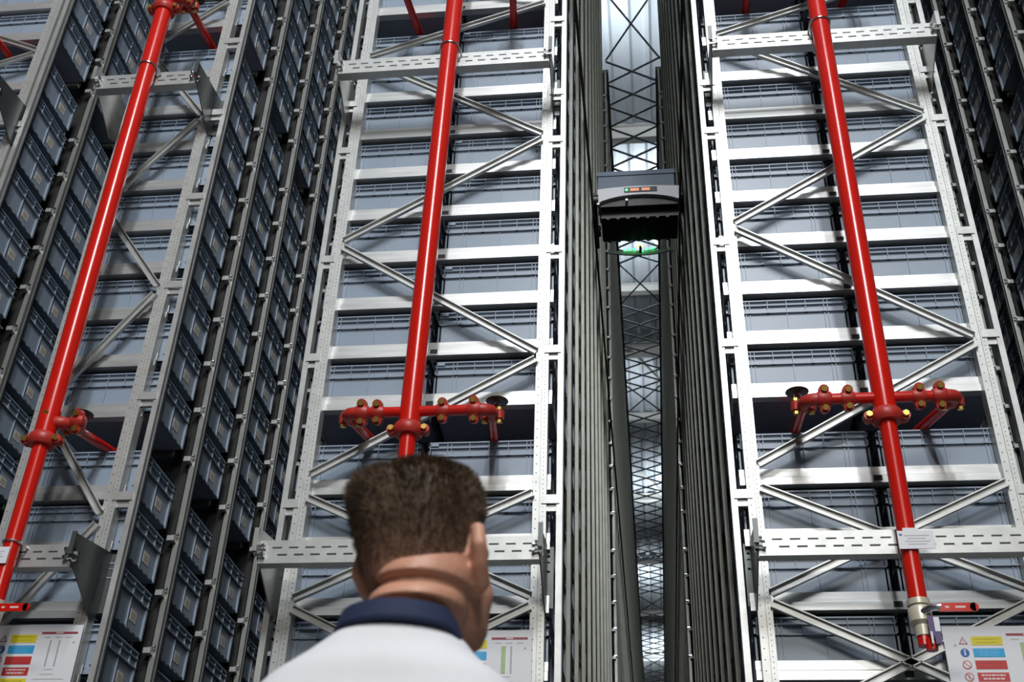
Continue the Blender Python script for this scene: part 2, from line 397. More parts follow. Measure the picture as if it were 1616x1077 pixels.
def xline(X, y):      # image x of the vertical line (X, 0) at image row y
    lo, hi = .2, 14.
    for _ in range(30):
        mid = (lo+hi)/2; p = pj(X, 0, mid)
        if p is None or p[1] < y: hi = mid
        else: lo = mid
    return pj(X, 0, (lo+hi)/2)[0]
cand = []
RACKS = [('C', [(-1.4775,-1,'left'),(-.80,1,'right')]), ('R', [(.775,-1,'left'),(1.45,1,'right')]), ('L', [(-2.962,1,'only')]), ('F', [(-5.0,-1,'left'),(-4.3225,1,'right')]), ('G', [(2.95,-1,'left'),(3.63,1,'right')])]
NAME = {'C':'middle rack','R':'right rack','L':'narrow left rack','F':'far left rack','G':'far right rack'}
for key, cols in RACKS:
    for xc, es, side in cols:
        for z, ltxt in LV:
            zt = z+.04
            for k in range(NB):
                if zt < .3 and k > 0: continue
                y = k*PIT+.295; a = 0.
                pc = pj(xc, y, zt+.13)
                if k == 0 and key != 'G':
                    q = [pj(xc+dx*TL/2, y-TW/2, zt+dz) for dx, dz in ((-1,0),(1,0),(1,TH),(-1,TH))]
                    if all(q) and max(p[0] for p in q) > 0 and min(p[0] for p in q) < 1616 and max(p[1] for p in q) > 0 and min(p[1] for p in q) < 1077:
                        a = 9000+abs(sum(q[i][0]*q[(i+1)%4][1]-q[(i+1)%4][0]*q[i][1] for i in range(4)))/2
                if a == 0 and ((key in 'CLF' and es > 0) or (key in 'RG' and es < 0)):
                    xe = xc+es*TL/2
                    q = [pj(xe, y+dy*TW/2, zt+dz) for dy, dz in ((-1,0),(1,0),(1,TH),(-1,TH))]
                    if all(q):
                        mx = sum(p[0] for p in q)/4; my = sum(p[1] for p in q)/4
                        if -15 < mx < 1630 and -20 < my < 1090:
                            ar = abs(sum(q[i][0]*q[(i+1)%4][1]-q[(i+1)%4][0]*q[i][1] for i in range(4)))/2
                            vis = True
                            if key == 'L': vis = mx < xline(-1.83, my)
                            if key == 'F': vis = mx < xline(-3.29, my)
                            if key == 'C': ar *= .5; vis = mx < 945
                            if key == 'R': ar *= .5
                            if key == 'G': vis = mx > xline(1.82, my)
                            if vis: a = ar
                cand.append((a, key, xc, es, side, z, ltxt, k, y, zt))
cand.sort(key=lambda c: -c[0])
ind = [c for c in cand if c[0] > 25][:300]; rest = cand[len(ind):]
proto = bpy.data.objects.new('tote', TME); lp = bpy.data.objects.new('label', LBP); lm = bpy.data.objects.new('label', LBM)
for (a, key, xc, es, side, z, ltxt, k, y, zt) in ind:
    o = proto.copy(); C.objects.link(o); o.location = (xc, y, zt+ZC+.001)
    if k == 0 and a > 8000:
        pos = {'left':'left one of the pair', 'right':'right one of the pair', 'only':'single one'}[side]
        lab = 'grey-blue tote, %s, front of %s, %s' % ({'left':'left one','right':'right one','only':'end one'}[side], NAME[key], ltxt.replace(' the ',' '))
        grp = 'totes on the front of the '+NAME[key]
    else:
        lab = 'grey tote, aisle side of %s, %s column, %s' % (NAME[key].replace(' rack',''), ORD[k], ltxt.replace(' the ',' '))
        grp = 'totes down the aisle side of the '+NAME[key]
    tag(o, lab, 'tote', grp)
    if (a < 8000 and a > 350) or (k == 0 and key in 'LF' and es > 0):
        c = (lp if es > 0 else lm).copy(); C.objects.link(c); c.parent = o
bpy.data.objects.remove(proto); bpy.data.objects.remove(lp); bpy.data.objects.remove(lm)
b = MB()
for c in rest: tote_mesh(True, b, (c[2], c[8], c[9]+.001))
for x0, s in ((-.43,1),(.41,-1)):
    for z, _ in LV:
        for k in range(3): tote_mesh(True, b, (x0-s*.37, Y2+.295+k*PIT, z+.041))
tag(b.build('totes', kind='stuff'), 'countless grey totes deep in the dark racking behind the front rows', 'totes')

# ---------------------------------------------------------------- sprinkler pipes
def coupling(pos, axis, r, parent, name='coupling'):
    b = MB(); p = Vector(pos); ax = Vector(axis).normalized()
    prof = [(-.034,r*.98),(-.032,r*1.22),(-.018,r*1.42),(0,r*1.48),(.018,r*1.42),(.032,r*1.22),(.034,r*.98)]
    b.tube([p+ax*t for t, _ in prof], [q for _, q in prof], 'redc', 20)
    side = Vector((1,0,0)) if abs(ax.x) < .5 else Vector((0,-.35,.94)).normalized()
    oth = ax.cross(side).normalized()
    for s in (-1, 1):
        c = p+side*s*r*1.62
        b.tube([c-oth*.02, c+oth*.02], [.024,.024], 'redc', 10)
        b.tube([c-oth*.036, c+oth*.036], .0105, 'brass', 8); b.tube([c-oth*.040, c-oth*.026], .015, 'brass', 6); b.tube([c+oth*.040, c+oth*.026], .015, 'brass', 6)
    return b.build(name, parent, smooth=True)
def sprinkler(t, x, y, z):
    b = MB(); b.tube([(x,y,z),(x,y,z+.03)], .010, 'brass', 8)
    b.tube([(x,y,z+.072),(x,y,z+.075),(x,y,z+.080)], [.052,.056,.030], 'black', 18)
    b.tube([(x-.014,y,z+.03),(x-.018,y,z+.05),(x-.008,y,z+.072)], .0035, 'zinc', 6); b.tube([(x+.014,y,z+.03),(x+.018,y,z+.05),(x+.008,y,z+.072)], .0035, 'zinc', 6)
    b.tube([(x-.016,y,z+.03),(x+.016,y,z+.03)], .005, 'brass', 6)
    b.build('sprinkler_head', t, smooth=True)
def pipe(xp, label, arms, zend, heads, valve=True, tagbeam=False, topx=0.):
    y = -.362; t = thing('sprinkler_pipe', label, 'pipe', (xp, y, zend-.1), 'red sprinkler risers up the rack fronts')
    R1, R2 = .0522, .039; zcs = (2.73, 5.92, 9.03, 12.14)
    b = MB(); b.tube([(xp,y,2.73),(xp+topx,y,14.0)], R1, 'red', 24); b.build('riser', t, smooth=True)
    b = MB(); b.tube([(xp,y,zend),(xp,y,2.74)], R2, 'red', 24); b.build('lower_riser', t, smooth=True)
    for iz, zc in enumerate(zcs):
        zin = 2.99+3.107*iz
        coupling((xp+topx*(zc-2.8)/11,y,zc), (0,0,1), R1 if zc > 3 else .050, t)
        zb = zc+.105; xo = xp+topx*(zc-2.8)/11
        for s, (xe, xin, yin) in arms.items():
            b = MB(); r = .026
            b.tube([(xo,y,zb),(xe-s*.05,y,zb)], r, 'red', 16)
            d = Vector((xin-xe, yin-y, zin-zb)).normalized(); e = Vector((xe,y,zb)); a0 = e-Vector((s*.06,0,0)); a1 = e+d*.06
            pts = [a0*(1-u)*(1-u)+e*2*u*(1-u)+a1*u*u for u in [i/8 for i in range(9)]]
            br = b.build('branch_pipe', t, smooth=True)
            b = MB(); b.tube(pts, r*1.18, 'redc', 16); b.build('elbow', br, smooth=True)
            b = MB(); b.tube([a1, Vector((xin,yin,zin))], r*.92, 'red', 16); b.build('inlet_pipe', br, smooth=True)
            coupling((xo+s*.16,y,zb), (1,0,0), r*.92, br); coupling((xe-s*.085,y,zb), (1,0,0), r*1.05, br)
            coupling(a1+d*.03, d, r*.85, br)
            if s in heads: sprinkler(t, xe+d.x*.10+s*.02, y+.10, zb+.028)
    for zt in (5.40, 8.52, 11.64) + (() if tagbeam else (2.20,)):      # clamp rings where a cross beam carries the pipe
        b = MB(); rr = (R1 if zt > 3 else R2)+.005; xo = xp+topx*(max(zt,2.8)-2.8)/11
        n = 20; z = zt-.02
        b.tube([(xo+rr*cos(2*pi*k/n), y+rr*sin(2*pi*k/n), z) for k in range(n+1)], .0055, 'zinc', 8, False)
        for q in (-1, 1): b.tube([(xo+q*rr,y,z),(xo+q*(rr+.004),-.31,z),(xo+q*(rr+.004),-.285,z)], .0055, 'zinc', 8)
        b.build('pipe_clamp', t, smooth=True)
    if valve:
        b = MB(); b.tube([(xp,y,zend+.005),(xp,y,zend-.02)], .046, 'cream', 20); b.tube([(xp,y,zend-.02),(xp,y,zend-.035),(xp,y,zend-.09),(xp,y,zend-.105)], [.036,.047,.047,.034], 'cream', 20)
        b.tube([(xp,y,zend-.10),(xp,y,zend-.15)], .033, 'cream', 16); b.tube([(xp,y-.03,zend-.06),(xp+.03,y-.065,zend-.05),(xp+.07,y-.07,zend-.05)], .016, 'zinc', 10)
        v = b.build('valve', t, smooth=True)
        b = MB(); b.box(xp+.06, xp+.205, y-.078, y-.070, zend-.072, zend-.036, 'red'); b.tube([(xp+.20,y-.078,zend-.054),(xp+.20,y-.070,zend-.054)], .018, 'red', 16)
        for q in ((.085,.10),(.125,.165)): b.box(xp+q[0], xp+q[1], y-.0786, y-.0779, zend-.058, zend-.050, 'sink')
        b.build('valve_handle', v)
        b = MB(); b.tube([(xp,y,zend-.15),(xp,y,zend-.19)], .028, 'red', 16); b.tube([(xp+.02,y-.02,zend-.17),(xp+.02,y-.02,zend-.215)], .024, 'red', 14)
        b.box(xp+.012, xp+.032, y-.062, y-.055, zend-.17, zend-.085, 'purple'); b.box(xp+.034, xp+.056, y-.062, y-.055, zend-.15, zend-.09, 'white'); b.box(xp+.03, xp+.055, y-.060, y-.052, zend-.20, zend-.15, 'purple'); b.box(xp+.014, xp+.022, y-.063, y-.056, zend-.20, zend-.15, 'white')
        b.build('drain_cap', v, smooth=False)
    return t
pC = pipe(-1.127, 'red riser pipe up the middle rack, ending above the man', {-1:(-1.45,-1.39,.42), 1:(-.73,-.81,.42)}, 1.36, (1,), valve=False, topx=.15)
pR = pipe(1.098, 'red riser pipe on the right rack with white tag and cream valve', {-1:(.745,.75,.42), 1:(1.435,1.31,.42)}, 1.845, (-1,), tagbeam=True)
pL = pipe(-2.975, 'red riser pipe up the narrow left rack', {1:(-2.885,-2.85,.42)}, 1.89, (1,), topx=-.10)
pF = pipe(-4.66, 'red pipe reaching in at the upper left corner', {1:(-4.32,-4.32,.42)}, 1.89, (1,))
def pipetag(xp, label, w):
    b = MB(); z = 2.06; b.box(xp-w*.47, xp+w*.53, -.412, -.408, z, z+.082, 'white')
    b.box(xp-w*.42, xp-w*.34, -.4130, -.412, z+.060, z+.068, 'dblue')
    for k in range(4): b.box(xp-w*.28+.01*(k%2), xp+w*.40-.015*(k%2), -.4128, -.412, z+.058-k*.013, z+.061-k*.013, 'sgrey')
    b.box(xp-.045, xp+.02, -.411, -.400, z+.080, z+.096, 'white')
    tag(b.build('pipe_tag'), label, 'tag', 'white tags on the red pipes')
pipetag(1.118, 'white printed tag fixed on the red riser at the right cross beam', .15)
pipetag(-3.03, 'white printed tag on the left red riser at the picture edge', .15)

# ---------------------------------------------------------------- safety boards
def board(x0, x1, label):
    t = thing('safety_board', label, 'sign', ((x0+x1)/2, -.02, 1.38), 'white safety boards low on the rack fronts')
    b = MB(); zt, zb = 1.905 if x0 < -3 else 1.86, 1.30; b.box(x0, x1, -.026, -.020, zb, zt, 'white')
    for x in (x0+.045, x1-.03):
        b.tube([(x,-.0275,zt-.085),(x,-.026,zt-.085)], .005, 'sgrey', 8)
    b.build('board', t)
    def panel(name, x, w, z, h, m, lines, lm, scale=1.):
        b = MB(); b.box(x, x+w, -.0275, -.026, z-h, z, m)
        n = lines
        for k in range(n):
            zz = z-h*(k+.75)/(n+.5); ins = .12+.10*((k*7) % 3)/2
            xx = x+w*ins; xe = x+w*(1-ins)
            while xx < xe:
                l = w*random.uniform(.06,.16); b.box(xx, min(xx+l, xe), -.0281, -.0275, zz-h*.05*scale, zz+h*.05*scale, lm); xx += l+w*.025
        return b.build(name, t)
    px = x0+.115; w = .13; h = .038
    for i, (m, n, lm, sc) in enumerate((('yellow',2,'ygrey',.8),('blue',3,'pale',.7),('sred',2,'maroon',.8),('sred',2,'sink',2.0),('yellow',2,'ygrey',.8),('yellow',3,'ygrey',.7),('blue',3,'pale',.7),('yellow',2,'ygrey',.8))):
        z = zt-.047-i*.053; panel('notice_panel', px, w, z, h, m, n, lm, sc)
        b = MB(); cx = x0+.08; cz = z-h/2; r = .019
        if i in (0,4,5,7):
            tri = [(cx-.019,cz-.015),(cx+.019,cz-.015),(cx,cz+.018)]; inn = [(cx-.013,cz-.0118),(cx+.013,cz-.0118),(cx,cz+.0115)]
            if i in (0,5): b.prism(tri,'y',-.0272,-.026,'maroon'); b.prism(inn,'y',-.0277,-.0265,'white'); b.box(cx-.002,cx+.002,-.0281,-.027,cz-.008,cz+.004,'sgrey')
            else: b.box(cx-.017,cx+.017,-.0272,-.026,cz-.017,cz+.017,'pale'); b.box(cx-.010,cx+.010,-.0277,-.0265,cz-.013,cz+.009,'white'); b.box(cx-.004,cx+.003,-.0281,-.027,cz-.013,cz-.004,'dblue')
        elif i in (1,6):
            b.tube([(cx,-.026,cz),(cx,-.0272,cz)], r, 'dblue', 20); b.box(cx-.003,cx+.003,-.0278,-.027,cz-.012,cz+.004,'white'); b.tube([(cx,-.027,cz+.010),(cx,-.0278,cz+.010)], .004, 'white', 10)
        else:
            b.tube([(cx,-.026,cz),(cx,-.0272,cz)], r, 'sred', 20); b.tube([(cx,-.0265,cz),(cx,-.0276,cz)], r*.8, 'white', 20)
            if i == 3: b.box(cx-.004,cx+.004,-.0279,-.027,cz-.011,cz+.011,'sgrey')
            b.bar((cx-.012,-.0279,cz+.012),(cx+.012,-.0279,cz-.012), .003, .0008, 'sred')
        b.build('pictogram', t)
    b = MB(); qx = px+w+.02; qw = x1-.02-qx
    b.box(qx, qx+qw, -.0275, -.026, zt-.044, zt-.034, 'maroon'); b.box(qx+qw*.4, qx+qw*.6, -.028, -.0275, zt-.042, zt-.036, 'sink')
    for k in range(3): b.box(qx+qw*(.1+.3*k), qx+qw*(.28+.3*k), -.0268, -.026, zt-.062, zt-.059, 'sgrey')
    b.build('diagram_heading', t)
    b = MB(); g = 'green' if x0 > -3 else 'sgrey'; gw = .020 if x0 > -3 else .008
    b.box(qx+qw*.28, qx+qw*.28+gw, -.0275, -.026, zt-.20, zt-.075, g); b.build('diagram_bar', t)
    b = MB(); b.box(qx+qw*.53, qx+qw*.53+.008, -.0275, -.026, zt-.20, zt-.075, 'sgrey'); b.build('diagram_bar', t)
    b = MB()
    for k, (a, c) in enumerate(((.30,.55),(.22,.60),(.05,.9),(.05,.6),(.05,.85),(.05,.7))): b.box(qx+qw*a, qx+qw*c, -.0268, -.026, zt-.217-k*.023, zt-.214-k*.023, 'sgrey')
    b.build('diagram_caption', t)
board(-3.165, -2.70, 'white safety board at the lower left corner')
board(-.995, -.545, 'white safety board behind the man, right of his shoulder')
board(1.255, 1.72, 'white safety board at the lower right corner')

# ---------------------------------------------------------------- ties across the aisle, at rack-top height
NZ = 14.03; XA, XB = -.415, .44
def tie(label, y0, y1, step, longs):
    t = thing('aisle_bracing', label, 'bracing', (0, y0, NZ))
    y = y0
    while y < y1-.01:
        st = step
        for la, lb in longs:
            if abs(y-la) < step*.6: y = la; st = lb-la
        for a, c, dz in ((XA, XB, 0), (XB, XA, .03)):
            b = MB(); b.tube([(a, y, NZ+dz), (c, y+st, NZ+dz)], .019 if st < 1 else .016, 'tie', 8); b.build('tie_rod', t, smooth=True)
        y += st
    return t
tie('near X-shaped ties across the aisle top, above the shuttle', 6.35, 10.9, .5, [(6.35,7.8)])
tie('middle X-shaped ties across the aisle top, just below the shuttle', 12.1, 17.6, .5, [(13.05,14.47)])
tie('far X-shaped ties across the aisle top, lowest in the slit', 17.6, 30.2, .52, [(17.6,18.9)])
b = MB()
y = 30.4
while y < 52:
    st = 1.4 if int(y) % 6 == 0 else .55
    for a, c in ((XA,XB),(XB,XA)): b.tube([(a,y,NZ),(c,y+st,NZ)], .017, 'tie', 6)
    y += st
tag(b.build('far_aisle_ties', kind='stuff'), 'blur of crossed ties far down the shuttle aisle', 'bracing')

# ---------------------------------------------------------------- shuttle
sz, sy = 6.97, 3.05
sh = thing('shuttle', 'grey and black tote shuttle with green lights high in the aisle', 'shuttle', (.02, sy, sz))
b = MB(); w = .375; x0 = .015
prof = []
n = 16
top = [(x0-w+2*w*i/n, sz+.20+.022*(1-((i-n/2)/(n/2))**2)) for i in range(n+1)]
bot = [(x0-w+2*w*i/n, sz+.035+.085*max(0,1-((i-n/2)/(n/2))**2)**.8) for i in range(n+1)]
b.prism([*bot, *top[::-1]], 'y', sy-.02, sy+.16, 'shgrey')
cov = b.build('front_cover', sh)
b = MB(); b.box(x0-.13, x0+.17, sy-.026, sy-.018, sz+.145, sz+.20, 'black'); b.tube([(x0-.108,sy-.030,sz+.172),(x0-.108,sy-.026,sz+.172)], .013, 'ledg', 12)
b.box(x0-.075, x0+.005, sy-.029, sy-.026, sz+.158, sz+.187, 'disp'); b.box(x0+.03, x0+.105, sy-.029, sy-.026, sz+.158, sz+.187, 'disp')
b.build('display', cov)
b = MB(); b.box(x0-.35, x0+.35, sy+.02, sy+.53, sz+.02, sz+.16, 'black'); b.box(x0-.35,x0+.35, sy+.10, sy+.42, sz-.05, sz+.02, 'black')
for i in range(7): b.box(x0-.30+i*.09, x0-.27+i*.09, sy+.10, sy+.44, sz-.065, sz-.05, 'black')
for x in (-.26,-.22,-.13,-.09,.10,.14,.24,.28): b.tube([(x0+x,sy+.40,sz-.062),(x0+x,sy+.40,sz-.082)], .011, 'zinc', 8)
b.tube([(x0-.11,sy+.02,sz+.05),(x0-.11,sy-.035,sz+.05)], .012, 'zinc', 8); b.tube([(x0-.37,sy-.03,sz+.02),(x0-.37,sy+.01,sz+.02)], .014, 'zinc', 8); b.tube([(x0+.37,sy-.03,sz+.05),(x0+.37,sy+.01,sz+.05)], .014, 'zinc', 8)
b.build('chassis', sh)
b = MB(); b.box(x0-.375, x0+.335, sy+.10, sy+.50, sz+.225, sz+.50, 'shblue'); b.box(x0-.385, x0+.345, sy+.09, sy+.51, sz+.46, sz+.51, 'shblue')
b.build('load_box', sh)
b = MB()
for s in (-1, 1):
    X = x0+s*.405
    b.box(X-.018, X+.018, sy-.05, sy+.52, sz+.06, sz+.14, 'black')
b.build('side_guide', sh)
for s in (-1, 1):
    for yy in (.0, .44):
        b = MB(); X = x0+s*.39; b.tube([(X-.022,sy+yy,sz+.08),(X+.022,sy+yy,sz+.08)], .055, 'black', 18); b.tube([(X-.026,sy+yy,sz+.08),(X+.026,sy+yy,sz+.08)], .015, 'zinc', 8); b.build('wheel', sh, smooth=True)
    b = MB(); b.tube([(x0+s*.40,sy,sz+.10),(x0+s*.405,sy+.2,sz-.02),(x0+s*.40,sy+.44,sz-.12)], .022, 'black', 8); b.build('side_arm', sh, smooth=True)
b = MB(); n = 12
b.prism([(x0-.31,sz-.085),(x0+.31,sz-.085),(x0+.31,sz-.095),*[(x0+.31-.62*i/n, sz-.095-.045*(1-((i-n/2)/(n/2))**2)) for i in range(n+1)],(x0-.31,sz-.095)], 'y', sy+.55, sy+.565, 'frost')
b.build('rear_plate', sh)
b = MB(); b.box(x0-.012, x0+.012, sy+.525, sy+.535, sz-.13, sz-.05, 'black')
b.build('antenna', sh)
for x, z, r, m in ((-.024,-.045,.013,'ledy'),(.014,-.042,.013,'ledy'),(-.15,-.085,.008,'ledg'),(-.11,-.078,.010,'ledg'),(-.08,-.074,.009,'ledg'),(-.055,-.085,.010,'ledg'),(.055,-.085,.009,'ledg'),(.085,-.075,.007,'ledg'),(.115,-.08,.009,'ledg'),(.135,-.072,.006,'ledg'),(.02,-.105,.007,'ledg')):
    b = MB(); b.tube([(x0+x,sy+.540,sz+z),(x0+x,sy+.530,sz+z)], r, m, 10); b.build('status_light', sh)
# rails the shuttle runs on
for xs in (-.405, .385):
    b = MB(); b.box(xs-.01, xs+.01, 0, 24, sz-.02, sz+.025, 'post')
    tag(b.build('shuttle_rail'), 'thin steel running rail for the shuttle on the %s of the aisle' % ('left' if xs < 0 else 'right'), 'rail')

# ---------------------------------------------------------------- building
def struct(o): o['kind'] = 'structure'; return o
YB, YF, XW, ZR = 58, -16, 16, 16.5
b = MB(); b.box(-XW, XW, YF, YB, FLOOR-.1, FLOOR, 'concrete'); struct(b.build('floor'))
b = MB(); x = -XW; prof = []
while x < XW:
    prof += [(x,ZR),(x+.05,ZR-.07),(x+.12,ZR-.07),(x+.17,ZR)]; x += .36
top = [(p[0], p[1]+.01) for p in prof][::-1]
vs = [(p[0], YF, p[1]) for p in prof]+[(p[0], YB, p[1]) for p in prof]; n = len(prof)
b.add(vs, [(i,i+1,n+i+1,n+i) for i in range(n-1)], 'roof'); struct(b.build('ceiling'))
b = MB(); b.box(-XW, XW, YB, YB+.2, FLOOR, ZR, 'wall'); struct(b.build('wall_back'))
b = MB(); b.box(-XW, XW, YF-.2, YF, FLOOR, ZR, 'wall'); struct(b.build('wall_front'))
b = MB(); b.box(-XW-.2, -XW, YF, YB, FLOOR, ZR, 'wall'); struct(b.build('wall_left'))
b = MB(); b.box(XW, XW+.2, YF, YB, FLOOR, ZR, 'wall'); struct(b.build('wall_right'))
n = 0
for y in (-9, -1.5, 4, 11.75, 17.0, 19.5, 23, 28, 33, 38, 43, 48):
    n += 1; b = MB(); h = .35 if y in (11.75, 19.5) else .22
    b.box(-XW, XW, y-.09, y+.09, ZR-.09-.012, ZR-.09, 'beamw'); b.box(-XW, XW, y-.01, y+.01, ZR-.09-h, ZR-.09, 'beamw'); b.box(-XW, XW, y-.09, y+.09, ZR-.10-h, ZR-.09-h, 'beamw')
    struct(b.build('trim_%d' % n))
for (a, c) in (((-1.4,11.9),(1.4,17.0)), ((-1.4,17.1),(1.4,23.0)), ((-1.4,23.1),(1.4,30.0))):
    n += 1; b = MB(); b.tube([(a[0],a[1],ZR-.30),(c[0],c[1],ZR-.30)], .045, 'beamw', 10); struct(b.build('trim_%d' % n, smooth=True))
# low red and white guard rails at the far end of the aisle
b = MB()
for i, (z, m) in enumerate(((.3,'beamw'),(.9,'beamw'),(1.5,'sred'),(2.4,'beamw'),(7.6,'sred'),(4.5,'beamw'),(6,'beamw'),(10.2,'beamw'))):
    b.box(-3, 3, YB-.3, YB-.2, z, z+.12+.2*(m == 'beamw'), m)
for x in (-2.9, 2.9): b.box(x-.05, x+.05, YB-.3, YB-.2, FLOOR, 10.5, 'beamw')
tag(b.build('guard_frame'), 'distant red and white guard frame at the aisle end', 'frame')

# ---------------------------------------------------------------- lamps
def fixture(x, y, z, label, length=1.5):
    t = thing('ceiling_lamp', label, 'lamp', (x, y, z), 'hall lamps')
    b = MB(); b.box(x-.15, x+.15, y-length/2, y+length/2, z, z+.08, 'beamw'); b.build('housing', t)
    b = MB(); b.box(x-.12, x+.12, y-length/2+.05, y+length/2-.05, z-.012, z, 'lamp'); b.build('lens', t)
def area(name, loc, target, sx, sy, power, col=(1,1,1), spread=180):
    l = bpy.data.lights.new(name, 'AREA'); l.shape = 'RECTANGLE'; l.size = sx; l.size_y = sy; l.energy = power; l.color = col; l.spread = R(spread)
    o = bpy.data.objects.new(name, l); C.objects.link(o); o.location = (loc[0],loc[1],loc[2]+ZC)
    d = Vector(target)-Vector(loc); o.rotation_euler = d.to_track_quat('-Z','Y').to_euler(); return o
area('hall_and_fill_light', (.2,-12.5,13.5), (-.2,0,4.0), .5, 5, 1700, (.95,.97,1))
area('hall_and_fill_light', (1.9,-12.0,13.0), (-.2,0,3.6), .5, 5, 1150, (.95,.97,1))
area('hall_and_fill_light', (1.0,-11,5.5), (-.3,0,2.0), 4, 1.2, 420, (1,.97,.92))  # unseen fill light, added to brighten the man and the lower racks
fixture(1.0, -11.1, 5.6, 'made-up low fill lamp behind the camera', 3)  # lamp body made up to go with the added fill light
fixture(.2, -12.5, 13.65, 'long hall lamp in front of the racks, left one', 5)
fixture(1.9, -12.0, 13.15, 'long hall lamp in front of the racks, right one', 5)
# unseen lights added above the racks to brighten the roof over the aisle
for (x, y, p) in ((-1.0,8.2,80),(1.0,13.9,170),(-1.0,21,36),(1.0,27,70),(-1.0,34,80),(1.0,42,110),(-1.0,51,160)):
    area('roof_fill', (x,y,14.6), (x*.1,y+.3,16.5), .3, 2.4, p, (.88,.95,1), 120)
area('end_fill', (0,54,12), (0,58,4), 3, 3, 300, (1,.96,.95))  # unseen light added to brighten the wall at the aisle end

# ---------------------------------------------------------------- the man
HX, HY, HZ = -.306, -3.655, .630      # head centre
def loft(b, rings, m, n=28, cap=True):
    # rings: (centre, ax, ay, rotation of ring plane matrix or None, exponent)
    vs = []; fs = []
    for (c, ax, ay, q, e) in rings:
        for k in range(n):
            a = 2*pi*k/n; ca, sa = cos(a), sin(a)
            v = Vector((ax*math.copysign(abs(ca)**(2/e), ca), ay*math.copysign(abs(sa)**(2/e), sa), 0))
            if q: v = q @ v
            vs.append(Vector(c)+v)
    for i in range(len(rings)-1):
        for k in range(n): fs.append((i*n+k, i*n+(k+1)%n, (i+1)*n+(k+1)%n, (i+1)*n+k))
    fs.append(tuple(range(n))[::-1]); fs.append(tuple(range((len(rings)-1)*n, len(rings)*n)))
    b.add(vs, fs, m)
HM = Matrix.Translation((HX,HY,HZ)) @ Matrix.Rotation(R(-20),4,'Z') @ Matrix.Rotation(R(-4),4,'Y') @ Matrix.Rotation(R(14),4,'X') @ Matrix.Scale(.95,4)
def hp(x, y, z): return HM @ Vector((x, y, z))
hq = HM.to_3x3()
def headrings(rs): return [(hp(0, yc, z), ax, ay, hq, e) for (z, yc, ax, ay, e) in rs]
# head in its own frame: +Y is the face, z=0 at ear/eye height, crown at +.115, chin at -.12
SK = [(-.125,.060,.018,.018,2),(-.118,.055,.040,.036,2.2),(-.10,.045,.054,.056,2.2),(-.075,.030,.062,.078,2.3),(-.045,.012,.068,.094,2.3),(-.01,.004,.073,.098,2.2),(.03,.0,.0765,.100,2.2),(.065,-.002,.076,.098,2.2),(.09,-.004,.068,.088,2.1),(.106,-.006,.052,.068,2),(.115,-.008,.026,.034,2)]
b = MB(); loft(b, headrings(SK), 'skin')
# neck, with the rolls at the nape, running into the shoulders
nk = [((HX+.004,HY-.018,HZ+.0),.062,.066),((HX+.002,HY-.024,HZ-.030),.066,.074),((HX+.001,HY-.026,HZ-.044),.066,.076),((HX+.001,HY-.019,HZ-.052),.060,.064),((HX-.002,HY-.024,HZ-.062),.065,.073),((HX-.004,HY-.027,HZ-.076),.066,.077),((HX-.005,HY-.019,HZ-.086),.060,.065),((HX-.010,HY-.022,HZ-.10),.062,.069),((HX-.016,HY-.026,HZ-.14),.064,.071),((HX-.024,HY-.030,HZ-.17),.066,.074),((HX-.03,HY-.036,HZ-.21),.11,.09),((HX-.03,HY-.04,HZ-.26),.16,.095)]
nk = nk[::-1]
loft(b, [(c, ax, ay, None, 2.1) for c, ax, ay in nk], 'skin')
# ears
for s in (-1, 1):
    rr = [hp(s*(.074+.010*sin(t*pi)), -.002+.0*t, -.035+.068*t) for t in [i/6 for i in range(7)]]
    b.tube([hp(s*.070,.014,-.046), hp(s*.086,-.004,-.042), hp(s*.094,-.018,-.018), hp(s*.100,-.026,.008), hp(s*.098,-.018,.032), hp(s*.080,.010,.040)], [.010,.012,.011,.011,.010,.007], 'skin', 10)
    b.tube([hp(s*.074,.004,-.036), hp(s*.086,-.008,.0), hp(s*.082,.002,.028)], [.011,.018,.012], 'skin', 10)
# face: brow, nose, lips, chin, cheeks
b.tube([hp(0,.092,.025), hp(0,.104,.0), hp(0,.121,-.030), hp(0,.108,-.038)], [.009,.009,.014,.008], 'skin', 10)
for s in (-1,1):
    b.tube([hp(s*.010,.098,.028), hp(s*.032,.094,.032), hp(s*.052,.074,.026)], [.007,.008,.006], 'skin', 8)
    b.tube([hp(s*.048,.058,-.02), hp(s*.046,.062,-.045), hp(s*.040,.060,-.075)], [.020,.023,.018], 'skin', 10)
    b.tube([hp(s*.006,.110,-.036), hp(s*.014,.104,-.034)], [.008,.007], 'skin', 8)
b.tube([hp(-.022,.090,-.064), hp(0,.102,-.060), hp(.022,.090,-.064)], [.005,.008,.005], 'skin', 8); b.tube([hp(-.018,.088,-.073), hp(0,.099,-.073), hp(.018,.088,-.073)], [.005,.008,.005], 'skin', 8)
b.tube([hp(0,.070,-.105), hp(0,.088,-.098)], [.024,.016], 'skin', 10)
